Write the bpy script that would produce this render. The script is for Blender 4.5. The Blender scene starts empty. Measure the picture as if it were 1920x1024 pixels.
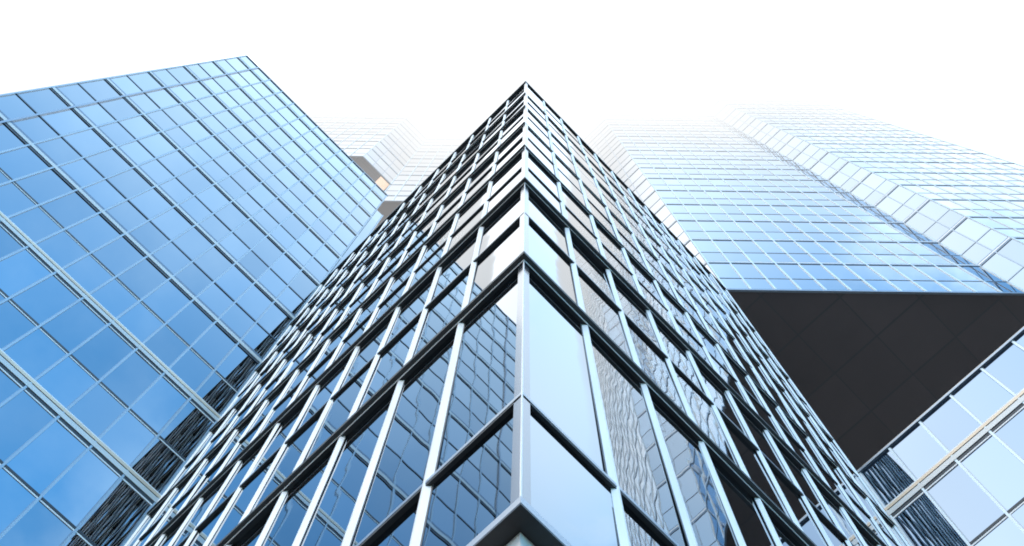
import bpy, math, random
from mathutils import Vector, Matrix
random.seed(7)
SC = bpy.context.scene
COL = SC.collection
S = 1.4                      # metres per facade unit
EYE = 1.6                    # eye height of the photographer above the pavement (m)
GROUND = -EYE / S            # ground level in facade units (h is measured from the eye)
R2 = math.sqrt(2)

def P(u, v, h):
    """facade coordinates -> world: x along the right facade, y along the left facade"""
    return Vector((u * S, v * S, h * S + EYE))

# ------------------------------------------------------------------ materials
def new_mat(name):
    m = bpy.data.materials.new(name); m.use_nodes = True
    nt = m.node_tree
    b = nt.nodes.get('Principled BSDF')
    return m, nt, b

def node(nt, t, **kw):
    n = nt.nodes.new(t)
    for k, v in kw.items():
        if k in n.bl_rna.properties.keys(): setattr(n, k, v)
        else: n.inputs[k].default_value = v
    return n

def coords(nt, scale=(1, 1, 1)):
    tc = nt.nodes.new('ShaderNodeNewGeometry')
    mp = nt.nodes.new('ShaderNodeMapping')
    mp.inputs['Scale'].default_value = scale
    nt.links.new(tc.outputs['Position'], mp.inputs['Vector'])
    return mp.outputs['Vector']

def metal(name, col, rough=.35, metallic=.8, var=.12, streak=(3, 3, .5), warm=None):
    m, nt, b = new_mat(name)
    b.inputs['Metallic'].default_value = metallic
    vec = coords(nt, streak)
    nz = node(nt, 'ShaderNodeTexNoise', Scale=1.2, Detail=2.0)
    nt.links.new(vec, nz.inputs['Vector'])
    mx = node(nt, 'ShaderNodeMix', data_type='RGBA')
    c0 = [c * (1 - var) for c in col]; c1 = [min(1, c * (1 + var)) for c in col]
    if warm: c1 = list(warm)
    mx.inputs[6].default_value = (*c0, 1); mx.inputs[7].default_value = (*c1, 1)
    nt.links.new(nz.outputs['Fac'], mx.inputs[0])
    nt.links.new(mx.outputs[2], b.inputs['Base Color'])
    mr = node(nt, 'ShaderNodeMapRange'); mr.inputs[3].default_value = rough * .8; mr.inputs[4].default_value = rough * 1.25
    nt.links.new(nz.outputs['Fac'], mr.inputs[0]); nt.links.new(mr.outputs[0], b.inputs['Roughness'])
    return m

def glass(name, col, rough=.012, wave=0.0, wscale=.35, dirt=.10, zs=.35):
    """coated reflective curtain-wall glass"""
    m, nt, b = new_mat(name)
    b.inputs['Metallic'].default_value = 1.0
    b.inputs['Roughness'].default_value = rough
    oi = nt.nodes.new('ShaderNodeObjectInfo')
    vec = coords(nt, (1, 1, zs))
    nz = node(nt, 'ShaderNodeTexNoise', Scale=.22, Detail=3.0)
    nt.links.new(vec, nz.inputs['Vector'])
    mx = node(nt, 'ShaderNodeMix', data_type='RGBA')
    mx.inputs[6].default_value = (*[c * (1 - dirt) for c in col], 1)
    mx.inputs[7].default_value = (*[min(1, c * (1 + dirt)) for c in col], 1)
    nt.links.new(nz.outputs['Fac'], mx.inputs[0])
    # every pane is coated a little differently
    at = nt.nodes.new('ShaderNodeAttribute'); at.attribute_name = 'tone'
    mr = node(nt, 'ShaderNodeMapRange'); mr.inputs[3].default_value = .87; mr.inputs[4].default_value = 1.10
    nt.links.new(at.outputs['Fac'], mr.inputs[0])
    vm = node(nt, 'ShaderNodeVectorMath', operation='SCALE')
    nt.links.new(mx.outputs[2], vm.inputs[0]); nt.links.new(mr.outputs[0], vm.inputs['Scale'])
    nt.links.new(vm.outputs[0], b.inputs['Base Color'])
    if wave:
        n2 = node(nt, 'ShaderNodeTexNoise', Scale=wscale, Detail=1.5)
        nt.links.new(coords(nt, (1, 1, .8)), n2.inputs['Vector'])
        bp = node(nt, 'ShaderNodeBump', Strength=1.0, Distance=wave)
        nt.links.new(n2.outputs['Fac'], bp.inputs['Height'])
        nt.links.new(bp.outputs['Normal'], b.inputs['Normal'])
    return m

def matte(name, col, var=.2, scale=.6, rough=.8, spec=.3):
    m, nt, b = new_mat(name)
    b.inputs['Roughness'].default_value = rough
    b.inputs['Specular IOR Level'].default_value = spec
    nz = node(nt, 'ShaderNodeTexNoise', Scale=scale, Detail=6.0)
    nt.links.new(coords(nt), nz.inputs['Vector'])
    mx = node(nt, 'ShaderNodeMix', data_type='RGBA')
    mx.inputs[6].default_value = (*[c * (1 - var) for c in col], 1)
    mx.inputs[7].default_value = (*[c * (1 + var) for c in col], 1)
    nt.links.new(nz.outputs['Fac'], mx.inputs[0]); nt.links.new(mx.outputs[2], b.inputs['Base Color'])
    return m

def emis(name, col, st):
    m, nt, b = new_mat(name)
    b.inputs['Emission Color'].default_value = (*col, 1); b.inputs['Emission Strength'].default_value = st
    nz = node(nt, 'ShaderNodeTexNoise', Scale=.8); nt.links.new(coords(nt), nz.inputs['Vector'])
    mr = node(nt, 'ShaderNodeMapRange'); mr.inputs[3].default_value = st * .5; mr.inputs[4].default_value = st * 1.3
    nt.links.new(nz.outputs['Fac'], mr.inputs[0]); nt.links.new(mr.outputs[0], b.inputs['Emission Strength'])
    return m

M = {}
M['glass_corner'] = glass('glass_corner', (.19, .25, .31), wave=.0035, wscale=.8)
M['glass_wing'] = glass('glass_wing', (.42, .47, .50), wave=.0012, wscale=.5)
M['glass_low'] = glass('glass_low', (.33, .42, .53), wave=.0012, wscale=.5)
M['glass_tall'] = glass('glass_tall', (.45, .49, .53), wave=.0015, wscale=.5)
M['pale_metal'] = metal('pale_metal', (.44, .50, .55), .3, .5)
M['bright_metal'] = metal('bright_metal', (.84, .76, .73), .35, .2)
M['mid_metal'] = metal('mid_metal', (.36, .40, .45), .3, .8)
M['slate_metal'] = metal('slate_metal', (.15, .20, .26), .3, .6)
M['deep_metal'] = metal('deep_metal', (.07, .10, .13), .3, .6)
M['white_metal'] = metal('white_metal', (.72, .76, .78), .35, .4)
M['warm_lit_metal'] = metal('warm_lit_metal', (.70, .48, .33), .3, .3, streak=(.4, .4, .4), warm=(1.0, .76, .54))  # warm sunlight glinting on the rails is put into this orange base colour
M['band_metal'] = metal('band_metal', (.66, .61, .57), .3, .3, streak=(.5, .5, .5))
M['post_metal'] = metal('post_metal', (.17, .20, .24), .14, .9)
M['dark_metal'] = metal('dark_metal', (.035, .037, .042), .38, .3)
M['dark_paint'] = matte('dark_paint', (.075, .072, .072), .15, 1.2, .6)
M['core'] = matte('core', (.02, .022, .026), .1)
M['roof'] = matte('roof', (.25, .25, .24))
M['pavement'] = matte('pavement', (.085, .08, .075), .25, .3)

def soffit_mat(name, col, cell):
    m, nt, b = new_mat(name)
    b.inputs['Roughness'].default_value = .6
    vec = coords(nt, (1 / (cell * S), 1 / (cell * S), 1))
    sx = nt.nodes.new('ShaderNodeSeparateXYZ'); nt.links.new(vec, sx.inputs[0])
    outs = []
    for k in (0, 1):
        fr = node(nt, 'ShaderNodeMath', operation='FRACT'); nt.links.new(sx.outputs[k], fr.inputs[0])
        c = node(nt, 'ShaderNodeMath', operation='COMPARE'); c.inputs[1].default_value = .5; c.inputs[2].default_value = .012 if k else .018
        nt.links.new(fr.outputs[0], c.inputs[0]); outs.append(c.outputs[0])
    mxm = node(nt, 'ShaderNodeMath', operation='MAXIMUM'); nt.links.new(outs[0], mxm.inputs[0]); nt.links.new(outs[1], mxm.inputs[1])
    wn = node(nt, 'ShaderNodeTexWhiteNoise', noise_dimensions='2D')
    fl = node(nt, 'ShaderNodeVectorMath', operation='FLOOR')
    ad = node(nt, 'ShaderNodeVectorMath', operation='ADD'); ad.inputs[1].default_value = (.5, .5, 0)
    nt.links.new(vec, ad.inputs[0]); nt.links.new(ad.outputs[0], fl.inputs[0]); nt.links.new(fl.outputs[0], wn.inputs['Vector'])
    nz = node(nt, 'ShaderNodeTexNoise', Scale=.12, Detail=6.0); nt.links.new(coords(nt), nz.inputs['Vector'])
    av = node(nt, 'ShaderNodeMath', operation='MULTIPLY_ADD'); av.inputs[1].default_value = .12
    nt.links.new(wn.outputs['Value'], av.inputs[0]); nt.links.new(nz.outputs['Fac'], av.inputs[2])
    mx = node(nt, 'ShaderNodeMix', data_type='RGBA')
    mx.inputs[6].default_value = (*[c * .55 for c in col], 1); mx.inputs[7].default_value = (col[0] * 1.4, col[1] * 1.25, col[2] * 1.2, 1)
    nt.links.new(av.outputs[0], mx.inputs[0])
    m2 = node(nt, 'ShaderNodeMix', data_type='RGBA'); m2.inputs[7].default_value = (*[c * .84 for c in col], 1)
    nt.links.new(mxm.outputs[0], m2.inputs[0]); nt.links.new(mx.outputs[2], m2.inputs[6])
    nt.links.new(m2.outputs[2], b.inputs['Base Color'])
    return m
M['soffit'] = soffit_mat('soffit', (.205, .19, .192), 1.75)

# ------------------------------------------------------------------ mesh helpers
class MB:
    def __init__(s): s.v = []; s.f = []; s.mi = []; s.tone = []
    def quad(s, a, b, c, d, mi=0, tone=.5):
        n = len(s.v); s.v += [Vector(a), Vector(b), Vector(c), Vector(d)]; s.f.append((n, n + 1, n + 2, n + 3)); s.mi.append(mi); s.tone.append(tone)
    def prism(s, poly, a, b, fn, mi=0):
        """poly: list of 2-D points; fn(p, along) -> world; from a to b"""
        n = len(s.v); k = len(poly)
        s.v += [fn(p, a) for p in poly] + [fn(p, b) for p in poly]
        for i in range(k):
            j = (i + 1) % k
            s.f.append((n + i, n + j, n + k + j, n + k + i)); s.mi.append(mi); s.tone.append(.5)
        s.f.append(tuple(n + i for i in range(k))[::-1]); s.mi.append(mi); s.tone.append(.5)
        s.f.append(tuple(n + k + i for i in range(k))); s.mi.append(mi); s.tone.append(.5)
    def box(s, lo, hi, fn, mi=0):
        """axis box in a local frame; fn(x,y,z) -> world"""
        (x0, y0, z0), (x1, y1, z1) = lo, hi
        n = len(s.v)
        for z in (z0, z1):
            for x, y in ((x0, y0), (x1, y0), (x1, y1), (x0, y1)): s.v.append(fn(x, y, z))
        for f in ((3, 2, 1, 0), (4, 5, 6, 7), (0, 1, 5, 4), (1, 2, 6, 5), (2, 3, 7, 6), (3, 0, 4, 7)):
            s.f.append(tuple(n + i for i in f)); s.mi.append(mi); s.tone.append(.5)
    def build(s, name, mats, root=None, label=None, kind=None, recalc=True):
        if not isinstance(mats, (list, tuple)): mats = [mats]
        off = root.location if root else Vector((0, 0, 0))
        me = bpy.data.meshes.new(name)
        me.from_pydata([tuple(v - off) for v in s.v], [], s.f)
        for m in mats: me.materials.append(m)
        me.polygons.foreach_set('material_index', s.mi)
        at = me.attributes.new('tone', 'FLOAT', 'FACE'); at.data.foreach_set('value', s.tone)
        if recalc:
            import bmesh
            bm = bmesh.new(); bm.from_mesh(me); bmesh.ops.recalc_face_normals(bm, faces=bm.faces); bm.to_mesh(me); bm.free()
        me.update()
        o = bpy.data.objects.new(name, me); COL.objects.link(o)
        if root: o.parent = root
        if label: o['label'] = label
        if kind: o['kind'] = kind
        return o

def thing(name, loc, label, cat):
    o = bpy.data.objects.new(name, None); COL.objects.link(o); o.location = loc; o.empty_display_size = .5
    o['label'] = label; o['category'] = cat
    return o

class Wall:
    """A facade plane. o: (u,v) of its origin; d: unit direction along it; n: outward normal. local (a, out, h)"""
    def __init__(s, o, d, n): s.o = o; s.d = d; s.n = n
    def __call__(s, a, out, h):
        return P(s.o[0] + s.d[0] * a + s.n[0] * out, s.o[1] + s.d[1] * a + s.n[1] * out, h)

def pane(mb, W, a0, a1, h0, h1, tilt=.0012, out=0.0, tone=None):
    """one glass pane, very slightly out of plane like every real one"""
    t1, t2 = random.gauss(0, tilt), random.gauss(0, tilt)
    wa, wh = (a1 - a0) / 2, (h1 - h0) / 2
    f = lambda sa, sh: W((a0 + a1) / 2 + sa * wa, out + sa * wa * t1 + sh * wh * t2, (h0 + h1) / 2 + sh * wh)
    q = [f(-1, -1), f(1, -1), f(1, 1), f(-1, 1)]
    nrm = (q[1] - q[0]).cross(q[3] - q[0])
    want = Vector((W.n[0], W.n[1], 0))
    if nrm.dot(want) < 0: q = q[::-1]
    mb.quad(*q, tone=random.random() if tone is None else tone)

def add_windows(root, panes, mat, limit=100, **kw):
    """panes: list of (priority, W, a0, a1, h0, h1). The largest in view are parts of their own."""
    panes.sort(key=lambda p: -p[0])
    for p in panes[:limit]:
        mb = MB(); pane(mb, *p[1:], **kw); mb.build('window', mat, root, recalc=False)
    if panes[limit:]:
        mb = MB()
        for p in panes[limit:]: pane(mb, *p[1:], **kw)
        mb.build('windows', mat, root, kind='stuff', recalc=False)

# ------------------------------------------------------------------ camera (pose solved from the photo)
f_px, pitch, roll, yaw = 2275.8, 1.35722511, .0567987, .0450981
lu = Vector((math.sin(yaw + math.pi / 4), math.cos(yaw + math.pi / 4)))
lv = Vector((math.sin(yaw - math.pi / 4), math.cos(yaw - math.pi / 4)))
def ray(X, Y, Z):
    cp, sp = math.cos(pitch), math.sin(pitch); cr, sr = math.cos(roll), math.sin(roll)
    x = X * cr + Y * sr; y = -X * sr + Y * cr
    yy = y * sp + Z * cp; zz = -y * cp + Z * sp
    g = Vector((x, yy))
    return Vector((g.dot(lu), g.dot(lv), zz))
right = ray(1, 0, 0).normalized(); up = ray(0, -1, 0).normalized(); back = -ray(0, 0, 1).normalized()
cam = bpy.data.cameras.new('camera'); co = bpy.data.objects.new('camera', cam); COL.objects.link(co)
co.matrix_world = Matrix(((right.x, up.x, back.x, 0), (right.y, up.y, back.y, 0), (right.z, up.z, back.z, EYE), (0, 0, 0, 1)))
cam.sensor_width = 36; cam.lens = f_px / 1920 * 36; cam.clip_start = .05; cam.clip_end = 5000
SC.camera = co

def view_prio(W, a0, a1, h0, h1):
    """rough apparent size of a pane from the photographer's spot (only used to pick which panes become parts)"""
    def pr(p):
        d = p - Vector((0, 0, EYE)); z = -d.dot(back)
        return (960 + f_px * d.dot(right) / z, 512 - f_px * d.dot(up) / z) if z > 0 else None
    q = [pr(W(a, 0, h)) for a, h in ((a0, h0), (a1, h0), (a1, h1), (a0, h1))]
    if any(x is None for x in q): return 0
    q = [(min(1920, max(0, x)), min(1024, max(0, y))) for x, y in q]
    return abs(sum(q[i][0] * q[(i + 1) % 4][1] - q[(i + 1) % 4][0] * q[i][1] for i in range(4))) / 2

# ================================================================== 1. the corner building in the middle
G = 1.450                     # glass plane
LEN = 9.95                    # inner corner with the wings
root = thing('corner_building', P(G, G, GROUND),
             'dark steel and mirror glass building whose sharp corner points at the viewer', 'building')
WL = Wall((G, G), (0, 1), (-1, 0))      # left facade: a runs along v
WR = Wall((G, G), (1, 0), (0, -1))      # right facade: a runs along u
floors = [9.75, 14.32, 18.25, 22.2, 26.2, 30.3]
ROOF = 35.1
trans = [6.19, 12.19, 16.25, 20.3, 24.35, 28.4, 32.7]
LEDGE = 3.95
MOD = .7075
m0 = 1.42 + MOD + .02 - G     # first mullion, measured along the facade from the glass corner
levels = sorted([LEDGE] + floors + trans + [ROOF])
edges = [0.03] + [m0 + MOD * k for k in range(12) if m0 + MOD * k < LEN - G - .1] + [LEN - G]
pl = []
for W in (WL, WR):
    for i in range(len(edges) - 1):
        for j in range(len(levels) - 1):
            a = (W, edges[i], edges[i + 1], levels[j], levels[j + 1]); pl.append((view_prio(*a), *a))
add_windows(root, pl, M['glass_corner'], tilt=.004)
# core behind the glass, roof
mb = MB(); mb.box((G + .02, G + .02, LEDGE), (LEN - .01, LEN - .01, ROOF - .05), P); mb.build('wall', M['core'], root)
mb = MB(); mb.box((1.31, 1.31, GROUND), (LEN - .1, LEN - .1, LEDGE - .002), P); mb.build('base_wall', M['glass_corner'], root)
mb = MB(); mb.box((G + .1, G + .1, ROOF - .05), (LEN - .02, LEN - .02, ROOF), P); mb.build('roof', M['roof'], root)

def lring(mb, out0, out1, h0, h1, end, mi=0, inner=G, k=1.0):
    """a bar that runs along both facades and turns the corner with a mitre"""
    u0, u1 = inner - out0, inner - out1          # out0 > out1
    v0, v1 = inner - out0 * k, inner - out1 * k  # k: the fins are shallower on the right facade higher up
    pts = [(u0, v0), (end, v0), (end, v1), (u1, v1), (u1, end), (u0, end)]
    n = len(mb.v)
    mb.v += [P(x, y, h0) for x, y in pts] + [P(x, y, h1) for x, y in pts]
    # split the L into two quads at the mitre
    for b in (0, 6):
        mb.f += [(n + b, n + b + 1, n + b + 2, n + b + 3), (n + b + 3, n + b + 4, n + b + 5, n + b)]; mb.mi += [mi, mi]; mb.tone += [.5, .5]
    for i in range(6):
        j = (i + 1) % 6; mb.f.append((n + i, n + j, n + 6 + j, n + 6 + i)); mb.mi.append(mi); mb.tone.append(.5)

for h in floors:
    mb = MB(); k = 1.0 if h < 16 else (.7 if h < 20 else .45); q = 1.0 if h < 16 else .8
    lring(mb, .078 * q, .036 * q, h, h + .08, LEN - .002, 0, k=k)             # outer fin
    lring(mb, .0365 * q, -.015, h - .04, h + .06, LEN - .004, 0, k=k)     # inner channel
    lring(mb, .0405 * q, .0370 * q, h - .050, h - .003, LEN - .006, 1, k=k)     # bright drip edge
    mb.build('ledge', [M['dark_paint'], M['bright_metal']], root)
for h in trans:
    mb = MB(); k = 1.0 if h < 14 else (.75 if h < 18 else .5); q = 1.0 if h < 16 else .8
    lring(mb, .028 * q, -.015, h, h + .07, LEN - .003, 0, k=k)
    lring(mb, .031 * q, .0285 * q, h + .030, h + .075, LEN - .006, 1, k=k)
    mb.build('transom', [M['dark_paint'], M['mid_metal']], root)
mb = MB()
lring(mb, .060, .03, ROOF - .02, ROOF + .08, LEN, 0, k=.7); lring(mb, .029, -.1, ROOF - .06, ROOF + .07, LEN, 0, k=.7)
lring(mb, .063, .0605, ROOF - .015, ROOF + .09, LEN, 1, k=.7)
mb.build('parapet', [M['dark_paint'], M['pale_metal']], root)
mb = MB()
lring(mb, .265, -.05, LEDGE, LEDGE + .05, LEN - .012, 0); lring(mb, .271, .2655, LEDGE - .004, LEDGE + .052, LEN - .013, 1)
mb.build('canopy', [M['dark_paint'], M['mid_metal']], root)
mb = MB(); mb.box((1.258, 1.258, GROUND), (1.62, 1.62, LEDGE - .003), P); mb.build('corner_pier', M['bright_metal'], root)
# vertical fins
for side, W in enumerate((WL, WR)):
    for a0 in edges[1:-1] + [LEN - G - .05]:
        mb = MB()
        poly = [(a0 + .016, .034), (a0 + .029, .034), (a0 + .029, .001), (a0 - .018, .001), (a0 - .018, .003)]
        mb.prism(poly, LEDGE + .1, ROOF - .02, lambda p, h, W=W: W(p[0], p[1], h), 0)
        mb.box((a0 - .032, .001, LEDGE + .1), (a0 - .0185, .005, ROOF - .03), W, 1)
        mb.box((a0 + .0295, .001, LEDGE + .1), (a0 + .046, .012, ROOF - .03), W, 1)
        mb.build('mullion', [M['bright_metal'], M['dark_metal'], M['pale_metal']], root)
# corner post with its bright arris
mb = MB()
mb.box((1.422, 1.422, LEDGE + .11), (1.484, 1.484, ROOF - .03), P, 0)
mb.box((1.414, 1.414, LEDGE + .11), (1.4215, 1.4215, ROOF - .03), P, 1)
mb.build('corner_post', [M['post_metal'], M['bright_metal']], root)

# ================================================================== facade builder for the other buildings
def floor_band(root, W, a0, a1, h, sc=1.0, cap=0.0):
    mb = MB()
    if h < 26:       # the lower bands show their full section
        mb.box((a0, -.01, h - .15 * sc), (a1, .030 * sc, h + .005 * sc), W, 0)
        mb.box((a0, .0005, h + .007 * sc), (a1, .020 * sc, h + .040 * sc), W, 3)
        mb.box((a0, .001, h + .042 * sc), (a1, .028 * sc, h + .135 * sc), W, 2)
        mb.box((a0, .0015, h + .137 * sc), (a1, .026 * sc, h + .175 * sc), W, 1)
        mb.box((a0, -.011, h - .235 * sc), (a1, .018 * sc, h - .152 * sc), W, 3)
        mb.box((a0, -.012, h - .285 * sc), (a1, .012 * sc, h - .237 * sc), W, 1)
    else:
        mb.box((a0, -.01, h - .13 * sc), (a1, .026 * sc, h + .05 * sc), W, 0)
        mb.box((a0, .001, h + .052 * sc), (a1, .020 * sc, h + .19 * sc), W, 4)
        mb.box((a0, -.011, h - .26 * sc), (a1, .016 * sc, h - .132 * sc), W, 3)
    return mb.build('floor_band', [M['band_metal'], M['bright_metal'], M['warm_lit_metal'], M['dark_metal'], M['slate_metal']], root)

def thin_transom(root, W, a0, a1, h, name='transom'):
    mb = MB()
    mb.box((a0, -.01, h - .020), (a1, .014, h + .05), W, 0)
    if h < 26: mb.box((a0, -.009, h - .065), (a1, .008, h - .022), W, 1)
    return mb.build(name, [M['dark_metal'] if h < 26 else M['deep_metal'], M['bright_metal']], root)

def mullion(root, W, a, h0, h1, wd=.040, dp=.024, mats=None):
    mb = MB()
    mb.box((a - wd / 2, -.01, h0), (a + wd / 2, dp, h1), W, 0)
    mb.box((a + wd / 2 + .001, -.011, h0), (a + wd / 2 + .018, dp * .3, h1), W, 1)
    return mb.build('mullion', mats or [M['pale_metal'], M['mid_metal']], root)

ST = 4.05; F0 = 18.86; TF = 1.75
# ================================================================== 2. left wing
root = thing('glass_building', P(-2.8, LEN, GROUND),
             'tall blue mirror glass building left of the sharp-cornered one, with broad steel bands', 'building')
WW = Wall((1.42, LEN), (-1, 0), (0, -1))      # a runs to the left from the inner corner
LM = .706
nb = 12
end = LM * nb
heights = []
lo = F0 - 3 * ST
h = lo
while h < 52:
    heights.append((h, 'band'))
    heights.append((h + TF, 'thin')); h += ST
heights = [x for x in heights if x[0] < 52.0]
EXT = .34
ROOFL = 52.75
lev = [lo - 3] + [x[0] for x in heights] + [ROOFL]
pl = []
for i in range(nb):
    for j in range(len(lev) - 1):
        a = (WW, i * LM, (i + 1) * LM, lev[j], lev[j + 1]); pl.append((view_prio(*a), *a))
add_windows(root, pl, M['glass_wing'], tilt=.0018)
for h, k in heights:
    if k == 'band': floor_band(root, WW, 0.0 if h < 36 else -.02, end, h)
    else: thin_transom(root, WW, .002 if h < 36 else -.018, end - .001, h)
for i in range(0, nb):
    if i == nb - 1: mullion(root, WW, i * LM, lo - 3, ROOFL + .02, wd=.05, dp=.05, mats=[M['mid_metal'], M['dark_metal']])
    else: mullion(root, WW, i * LM + (.02 if i == 0 else 0), (lo - 3), ROOFL + .02)
ext = [x for x in lev if 34 < x < 49.5]
mb = MB()
for j in range(len(ext) - 1): pane(mb, WW, -EXT, -.02, ext[j], ext[j + 1])
mb.build('window', M['glass_wing'], root, recalc=False)
mullion(root, WW, -EXT, 34.5, ext[-1] + .02)
mb = MB(); mb.box((-EXT + .005, -7.9, 35.2), (.001, -.03, ext[-1] - .02), WW); mb.build('return_wall', M['core'], root)
mb = MB(); mb.box((-.03, -.012, ROOFL), (end + .004, .035, ROOFL + .10), WW); mb.build('parapet', M['mid_metal'], root)
mb = MB(); mb.box((end - .012, -.2, lo - 3), (end + .03, .03, ROOFL - .001), WW); mb.build('edge_frame', M['pale_metal'], root)
mb = MB(); mb.box((.003, -8, GROUND), (end - .013, -.03, ROOFL - .05), WW); mb.build('wall', M['core'], root)
# side of the building above the lower roof of the corner building
WS = Wall((1.42, LEN), (0, 1), (1, 0))
mb = MB()
for i in range(8):
    for j in range(len(lev) - 1):
        if lev[j] > 30: pane(mb, WS, i * 1.0, i * 1.0 + 1.0, lev[j], lev[j + 1])
mb.build('side_glazing', M['glass_wing'], root, kind='stuff', recalc=False)

# ================================================================== 3. right wing (low)
MR = 10.0
root = thing('glass_building', P(MR, -4, GROUND),
             'low pale blue glass building under the dark overhang of the hazy tower', 'building')
WQ = Wall((MR, 1.42), (0, -1), (-1, 0))
nb = 14; end = LM * nb
lev = [lo - 3] + [x[0] for x in heights if x[0] < 20] + [F0 + TF]
pl = []
for i in range(nb):
    for j in range(len(lev) - 1):
        a = (WQ, i * LM, (i + 1) * LM, lev[j], lev[j + 1]); pl.append((view_prio(*a), *a))
add_windows(root, pl, M['glass_low'], tilt=.0018)
for h, k in heights:
    if h > F0 + 1: continue
    if k == 'band': floor_band(root, WQ, 0, end, h)
    else: thin_transom(root, WQ, .002, end - .001, h)
for i in range(nb): mullion(root, WQ, i * LM + (.02 if i == 0 else 0), lo - 3, F0 + TF - .03, mats=[M['white_metal'], M['mid_metal']])
mb = MB()
mb.box((0, -.012, F0 + TF - .025), (end, .045, F0 + TF + .05), WQ, 0)
mb.box((.001, -.011, F0 + TF + .052), (end - .001, .03, F0 + TF + .09), WQ, 1)
mb.build('parapet', [M['mid_metal'], M['warm_lit_metal']], root)
mb = MB(); mb.box((.003, -8, GROUND), (end - .003, -.03, F0 + TF - .02), WQ); mb.build('wall', M['core'], root)
mb = MB(); mb.box((.004, -7.9, F0 + TF - .02), (end - .01, -.031, F0 + TF + .02), WQ); mb.build('roof', M['roof'], root)

# ================================================================== 4. the tall zigzag tower
def uvof(w, t): return ((w + t) / R2, (t - w) / R2)
T1 = 8.5; SS = 4.33; B1 = 37.05
GT = lambda k: B1 + SS * k
TOP = GT(21)
B3 = GT(8); B0 = GT(6.5)
v3 = .1797 * B3; u3 = -.0102 * B3
t3 = (u3 + v3) / R2; w3 = (u3 - v3) / R2
ui = .1236 * v3; t0 = (ui + v3) / R2; w0 = (ui - v3) / R2        # inner corner left
wl, wr = .748 * T1, 1.857 * T1
uA = (wl + T1) / R2                                           # left chamfer plane of the main face
vA0 = (T1 - wl) / R2
vI = t0 * R2 - uA
wI = (uA - vI) / R2
uB = (wr + T1) / R2; vB = (T1 - wr) / R2
t2 = (2 / (1 + 2.24)) * uB / R2 * 1.0
t2 = uB * R2 / (1 + 2.24); w2 = t2 * 2.24; vB2 = (t2 - w2) / R2
wfar = t2 * 3.38
root = thing('zigzag_tower', P(*uvof(8, 14), GROUND),
             'very tall pale tower with a zigzag front, fading into white haze', 'tower')
dW = (1 / R2, -1 / R2); nW = (-1 / R2, -1 / R2)
def seg(p, q, n):
    L = math.hypot(q[0] - p[0], q[1] - p[1]); d = ((q[0] - p[0]) / L, (q[1] - p[1]) / L)
    return Wall(p, d, n), L
TM = .80
faces = []   # (wall, length, base, spacing)
pts = [uvof(w3 - 14, t3), uvof(w3, t3), uvof(w0, t0), uvof(wI, t0), (uA, vA0), uvof(wr, T1), uvof(w2, t2), uvof(wfar, t2)]
spec = [(0, nW, B3), (1, (0, -1), B3), (2, nW, B0), (3, (-1, 0), B1), (4, nW, B1), (5, (-1, 0), B1), (6, nW, B1)]
pl = []
for i, n, base in spec:
    W, L = seg(pts[i], pts[i + 1], n)
    cnt = max(1, round(L / (TM if n == nW else TM * 1.05))); sp = L / cnt
    if i == 5: cnt = 2; sp = L / 2
    hs = []
    k = 0
    while GT(k) < TOP + .01:
        for hh, kind in ((GT(k), 'band'), (GT(k) + SS * .42, 'thin')):
            if hh >= base - .01 and hh <= TOP: hs.append((hh, kind))
        k += 1
    lv_ = [x[0] for x in hs] + ([] if abs(hs[-1][0] - TOP) < .01 else [TOP])
    if base == B0: lv_ = [B0] + lv_
    lv_ = sorted(set(lv_))
    for a in range(cnt):
        for j in range(len(lv_) - 1):
            q = (W, a * sp, (a + 1) * sp, lv_[j], lv_[j + 1]); pl.append((view_prio(*q), *q))
    e0, e1 = .004 * (i + 1), L - .004 * (i + 1)
    for hh, kind in hs:
        mb = MB()
        if kind == 'band':
            if hh > base + .1:
                mb.box((e0, -.01, hh - .15), (e1, .018, hh - .02), W, 1)
                mb.box((e0, -.011, hh - .018), (e1, .022, hh + .10), W, 0)
                mb.box((e0, -.012, hh + .102), (e1, .014, hh + .19), W, 1)
                mb.build('floor_band', [M['bright_metal'], M['slate_metal']], root)
        else:
            mb.box((e0, -.01, hh - .035), (e1, .012, hh + .035), W, 0)
            mb.build('transom', M['mid_metal'], root)
    for a in range(cnt + 1):
        if n != nW and 0 < a < cnt or n == nW:
            mb = MB()
            wd = .05 if n == nW else .03
            if i in (3, 5) or a == cnt and i in (4,): wd = .04
            mb.box((a * sp - wd / 2, -.012, base + .02), (a * sp + wd / 2, .032 if n == nW else .02, TOP + .02), W, 0)
            mb.build('mullion', [M['white_metal'] if n == nW else M['mid_metal']], root)
    # fascia and soffit edge at the base
    mb = MB()
    mb.box((e0, -.02, base - .10), (e1, .055, base + .01), W, 0)
    mb.box((e0, -.019, base + .012), (e1, .045, base + .09), W, 1)
    mb.build('fascia', [M['mid_metal'], M['dark_metal']], root)
    mb = MB(); mb.box((e0, -.013, TOP), (e1, .05, TOP + .12), W, 0); mb.build('parapet', M['mid_metal'], root)
add_windows(root, pl, M['glass_tall'], tilt=.002)
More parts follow.
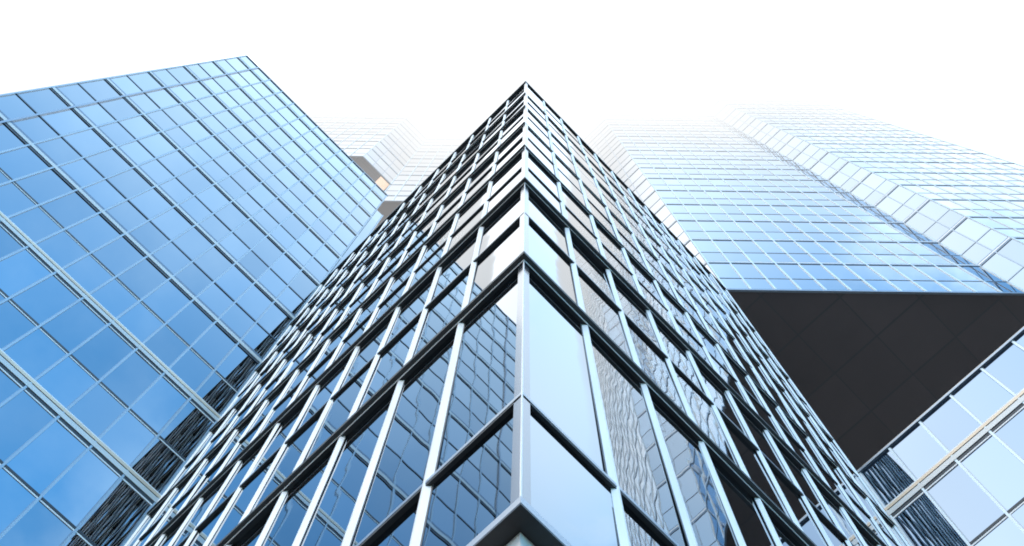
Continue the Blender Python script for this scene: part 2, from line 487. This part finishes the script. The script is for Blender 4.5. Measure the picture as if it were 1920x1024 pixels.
# body behind the glass, with dark panelled undersides
def body(poly, h0, h1, name, mats, inset=.02):
    mb = MB(); n = len(poly)
    mb.v += [P(x, y, h0) for x, y in poly] + [P(x, y, h1) for x, y in poly]
    mb.f.append(tuple(range(n))[::-1]); mb.f.append(tuple(range(n, 2 * n))); mb.mi += [1, 0]; mb.tone += [.5, .5]
    for i in range(n):
        j = (i + 1) % n; mb.f.append((i, j, n + j, n + i)); mb.mi.append(0); mb.tone.append(.5)
    return mb.build(name, mats, root, recalc=False)
def inw(p, d=.03): return (p[0] + d / R2, p[1] + d / R2)
bk = 24
main_poly = [inw(pts[3]), inw(pts[4]), inw(pts[5]), inw(pts[6]), inw(pts[7]), uvof(wfar, bk), uvof(wI, bk)]
rec_poly = [inw(pts[2]), inw(pts[3]), uvof(wI, bk), uvof(w0, bk)]
bay_poly = [inw(pts[0]), inw(pts[1]), inw(pts[2]), uvof(w0, bk), uvof(w3 - 14, bk)]
body(main_poly, B1 - .02, TOP, 'wall', [M['core'], M['soffit']])
body(rec_poly, B0 - .02, TOP, 'wall', [M['core'], M['soffit']])
body(bay_poly, B3 - .02, TOP, 'wall', [M['core'], M['soffit']])
# stem that carries the tower down to the ground behind the other buildings
mb = MB(); mb.box((11.8, 11.8, GROUND), (20, 20, B3 - .03), P); mb.build('stem', M['core'], root)
# warm recessed light in the underside of the left bay, close to the inner corner
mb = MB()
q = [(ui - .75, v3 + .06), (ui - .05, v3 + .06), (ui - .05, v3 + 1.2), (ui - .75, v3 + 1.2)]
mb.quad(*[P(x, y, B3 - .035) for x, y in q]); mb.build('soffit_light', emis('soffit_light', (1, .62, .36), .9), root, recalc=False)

# ================================================================== ground
mb = MB()
mb.quad(*[Vector((x, y, 0)) for x, y in ((-2000, -2000), (2000, -2000), (2000, 2000), (-2000, 2000))])
g = mb.build('ground', M['pavement'], recalc=False, kind='structure')

# ================================================================== haze around the upper tower
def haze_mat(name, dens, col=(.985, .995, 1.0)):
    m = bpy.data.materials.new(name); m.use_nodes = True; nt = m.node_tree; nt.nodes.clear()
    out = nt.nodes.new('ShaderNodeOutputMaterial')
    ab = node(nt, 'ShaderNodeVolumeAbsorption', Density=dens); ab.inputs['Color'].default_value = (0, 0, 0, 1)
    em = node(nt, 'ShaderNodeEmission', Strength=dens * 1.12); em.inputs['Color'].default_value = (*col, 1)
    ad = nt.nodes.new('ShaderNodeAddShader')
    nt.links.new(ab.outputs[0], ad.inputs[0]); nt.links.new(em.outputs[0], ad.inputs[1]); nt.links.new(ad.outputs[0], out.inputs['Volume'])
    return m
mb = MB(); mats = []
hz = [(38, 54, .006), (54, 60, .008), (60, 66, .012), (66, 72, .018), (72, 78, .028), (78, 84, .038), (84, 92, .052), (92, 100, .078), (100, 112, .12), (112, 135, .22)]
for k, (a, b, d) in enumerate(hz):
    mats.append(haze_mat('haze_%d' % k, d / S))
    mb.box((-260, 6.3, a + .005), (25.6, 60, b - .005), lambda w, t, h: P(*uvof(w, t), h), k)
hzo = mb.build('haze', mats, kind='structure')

# ================================================================== light
wd = bpy.data.worlds.new('World'); SC.world = wd; wd.use_nodes = True; nt = wd.node_tree; nt.nodes.clear()
out = nt.nodes.new('ShaderNodeOutputWorld'); bg = nt.nodes.new('ShaderNodeBackground')
sky = nt.nodes.new('ShaderNodeTexSky'); sky.sky_type = 'NISHITA'; sky.sun_disc = False
EL, ROT = math.radians(36), math.radians(180 + 50)
sky.sun_elevation = EL; sky.sun_rotation = ROT; sky.air_density = 1.0; sky.dust_density = 0
tc = nt.nodes.new('ShaderNodeTexCoord')
dot = node(nt, 'ShaderNodeVectorMath', operation='DOT_PRODUCT'); dot.inputs[1].default_value = (-.10, 1, 0)
nt.links.new(tc.outputs['Generated'], dot.inputs[0])
nz = node(nt, 'ShaderNodeTexNoise', Scale=6.5, Detail=7.0, Roughness=.55)
mp = nt.nodes.new('ShaderNodeMapping'); mp.inputs['Scale'].default_value = (1, 1, 1.6); mp.inputs['Location'].default_value = (1.3, .4, 0)
nt.links.new(tc.outputs['Generated'], mp.inputs['Vector']); nt.links.new(mp.outputs[0], nz.inputs['Vector'])
mr = node(nt, 'ShaderNodeMapRange', interpolation_type='SMOOTHSTEP'); mr.inputs[1].default_value = -.47; mr.inputs[2].default_value = .15
nt.links.new(dot.outputs['Value'], mr.inputs[0])
cl = node(nt, 'ShaderNodeMapRange', interpolation_type='SMOOTHSTEP'); cl.inputs[1].default_value = .42; cl.inputs[2].default_value = .68; cl.inputs[4].default_value = .42
nt.links.new(nz.outputs['Fac'], cl.inputs[0])
sx = nt.nodes.new('ShaderNodeSeparateXYZ'); nt.links.new(tc.outputs['Generated'], sx.inputs[0])
cm = node(nt, 'ShaderNodeMapRange', interpolation_type='SMOOTHSTEP'); cm.inputs[1].default_value = -.02; cm.inputs[2].default_value = .14
cm.inputs[3].default_value = .15; nt.links.new(sx.outputs[0], cm.inputs[0])
cmul = node(nt, 'ShaderNodeMath', operation='MULTIPLY'); nt.links.new(cl.outputs[0], cmul.inputs[0]); nt.links.new(cm.outputs[0], cmul.inputs[1])
ad = node(nt, 'ShaderNodeMath', operation='ADD', use_clamp=True); nt.links.new(mr.outputs[0], ad.inputs[0]); nt.links.new(cmul.outputs[0], ad.inputs[1])
# one bright cloud bank high on the right
dc = node(nt, 'ShaderNodeVectorMath', operation='DISTANCE'); cv = Vector((.25, -.33, 1)).normalized(); dc.inputs[1].default_value = cv
nt.links.new(tc.outputs['Generated'], dc.inputs[0])
cb = node(nt, 'ShaderNodeMapRange', interpolation_type='SMOOTHSTEP'); cb.inputs[1].default_value = .20; cb.inputs[2].default_value = .04; cb.inputs[4].default_value = .5
nt.links.new(dc.outputs['Value'], cb.inputs[0])
ad2 = node(nt, 'ShaderNodeMath', operation='ADD', use_clamp=True); nt.links.new(ad.outputs[0], ad2.inputs[0]); nt.links.new(cb.outputs[0], ad2.inputs[1]); ad = ad2
sc = node(nt, 'ShaderNodeVectorMath', operation='MULTIPLY'); sc.inputs[1].default_value = (1.75, 3.85, 4.45)
nt.links.new(sky.outputs[0], sc.inputs[0])
f1 = node(nt, 'ShaderNodeMapRange'); f1.inputs[2].default_value = .5
f2 = node(nt, 'ShaderNodeMapRange'); f2.inputs[1].default_value = .5
nt.links.new(ad.outputs[0], f1.inputs[0]); nt.links.new(ad.outputs[0], f2.inputs[0])
m1 = node(nt, 'ShaderNodeMix', data_type='RGBA'); m1.inputs[7].default_value = (11.6, 16.0, 20.6, 1)
nt.links.new(f1.outputs[0], m1.inputs[0]); nt.links.new(sc.outputs[0], m1.inputs[6])
mx = node(nt, 'ShaderNodeMix', data_type='RGBA'); mx.inputs[7].default_value = (18.5, 19.2, 20, 1)
nt.links.new(f2.outputs[0], mx.inputs[0]); nt.links.new(m1.outputs[2], mx.inputs[6]); nt.links.new(mx.outputs[2], bg.inputs['Color'])
bg.inputs['Strength'].default_value = .1
nt.links.new(bg.outputs[0], out.inputs['Surface'])

sun = bpy.data.lights.new('sun', 'SUN'); so = bpy.data.objects.new('sun', sun); COL.objects.link(so)
sun.energy = 1.25; sun.angle = math.radians(.6); sun.color = (1, .93, .84)
sd = Vector((math.sin(ROT) * math.cos(EL), math.cos(ROT) * math.cos(EL), math.sin(EL)))
so.rotation_euler = sd.to_track_quat('Z', 'Y').to_euler()

SC.view_settings.view_transform = 'Standard'; SC.view_settings.look = 'None'; SC.view_settings.exposure = 0
SC.render.engine = 'CYCLES'
c = SC.cycles; c.max_bounces = 8; c.glossy_bounces = 6; c.diffuse_bounces = 3; c.transparent_max_bounces = 8; c.volume_bounces = 0
c.use_adaptive_sampling = False
c.pixel_filter_type = 'BLACKMAN_HARRIS'; c.filter_width = 1.8
c.sample_clamp_indirect = 6
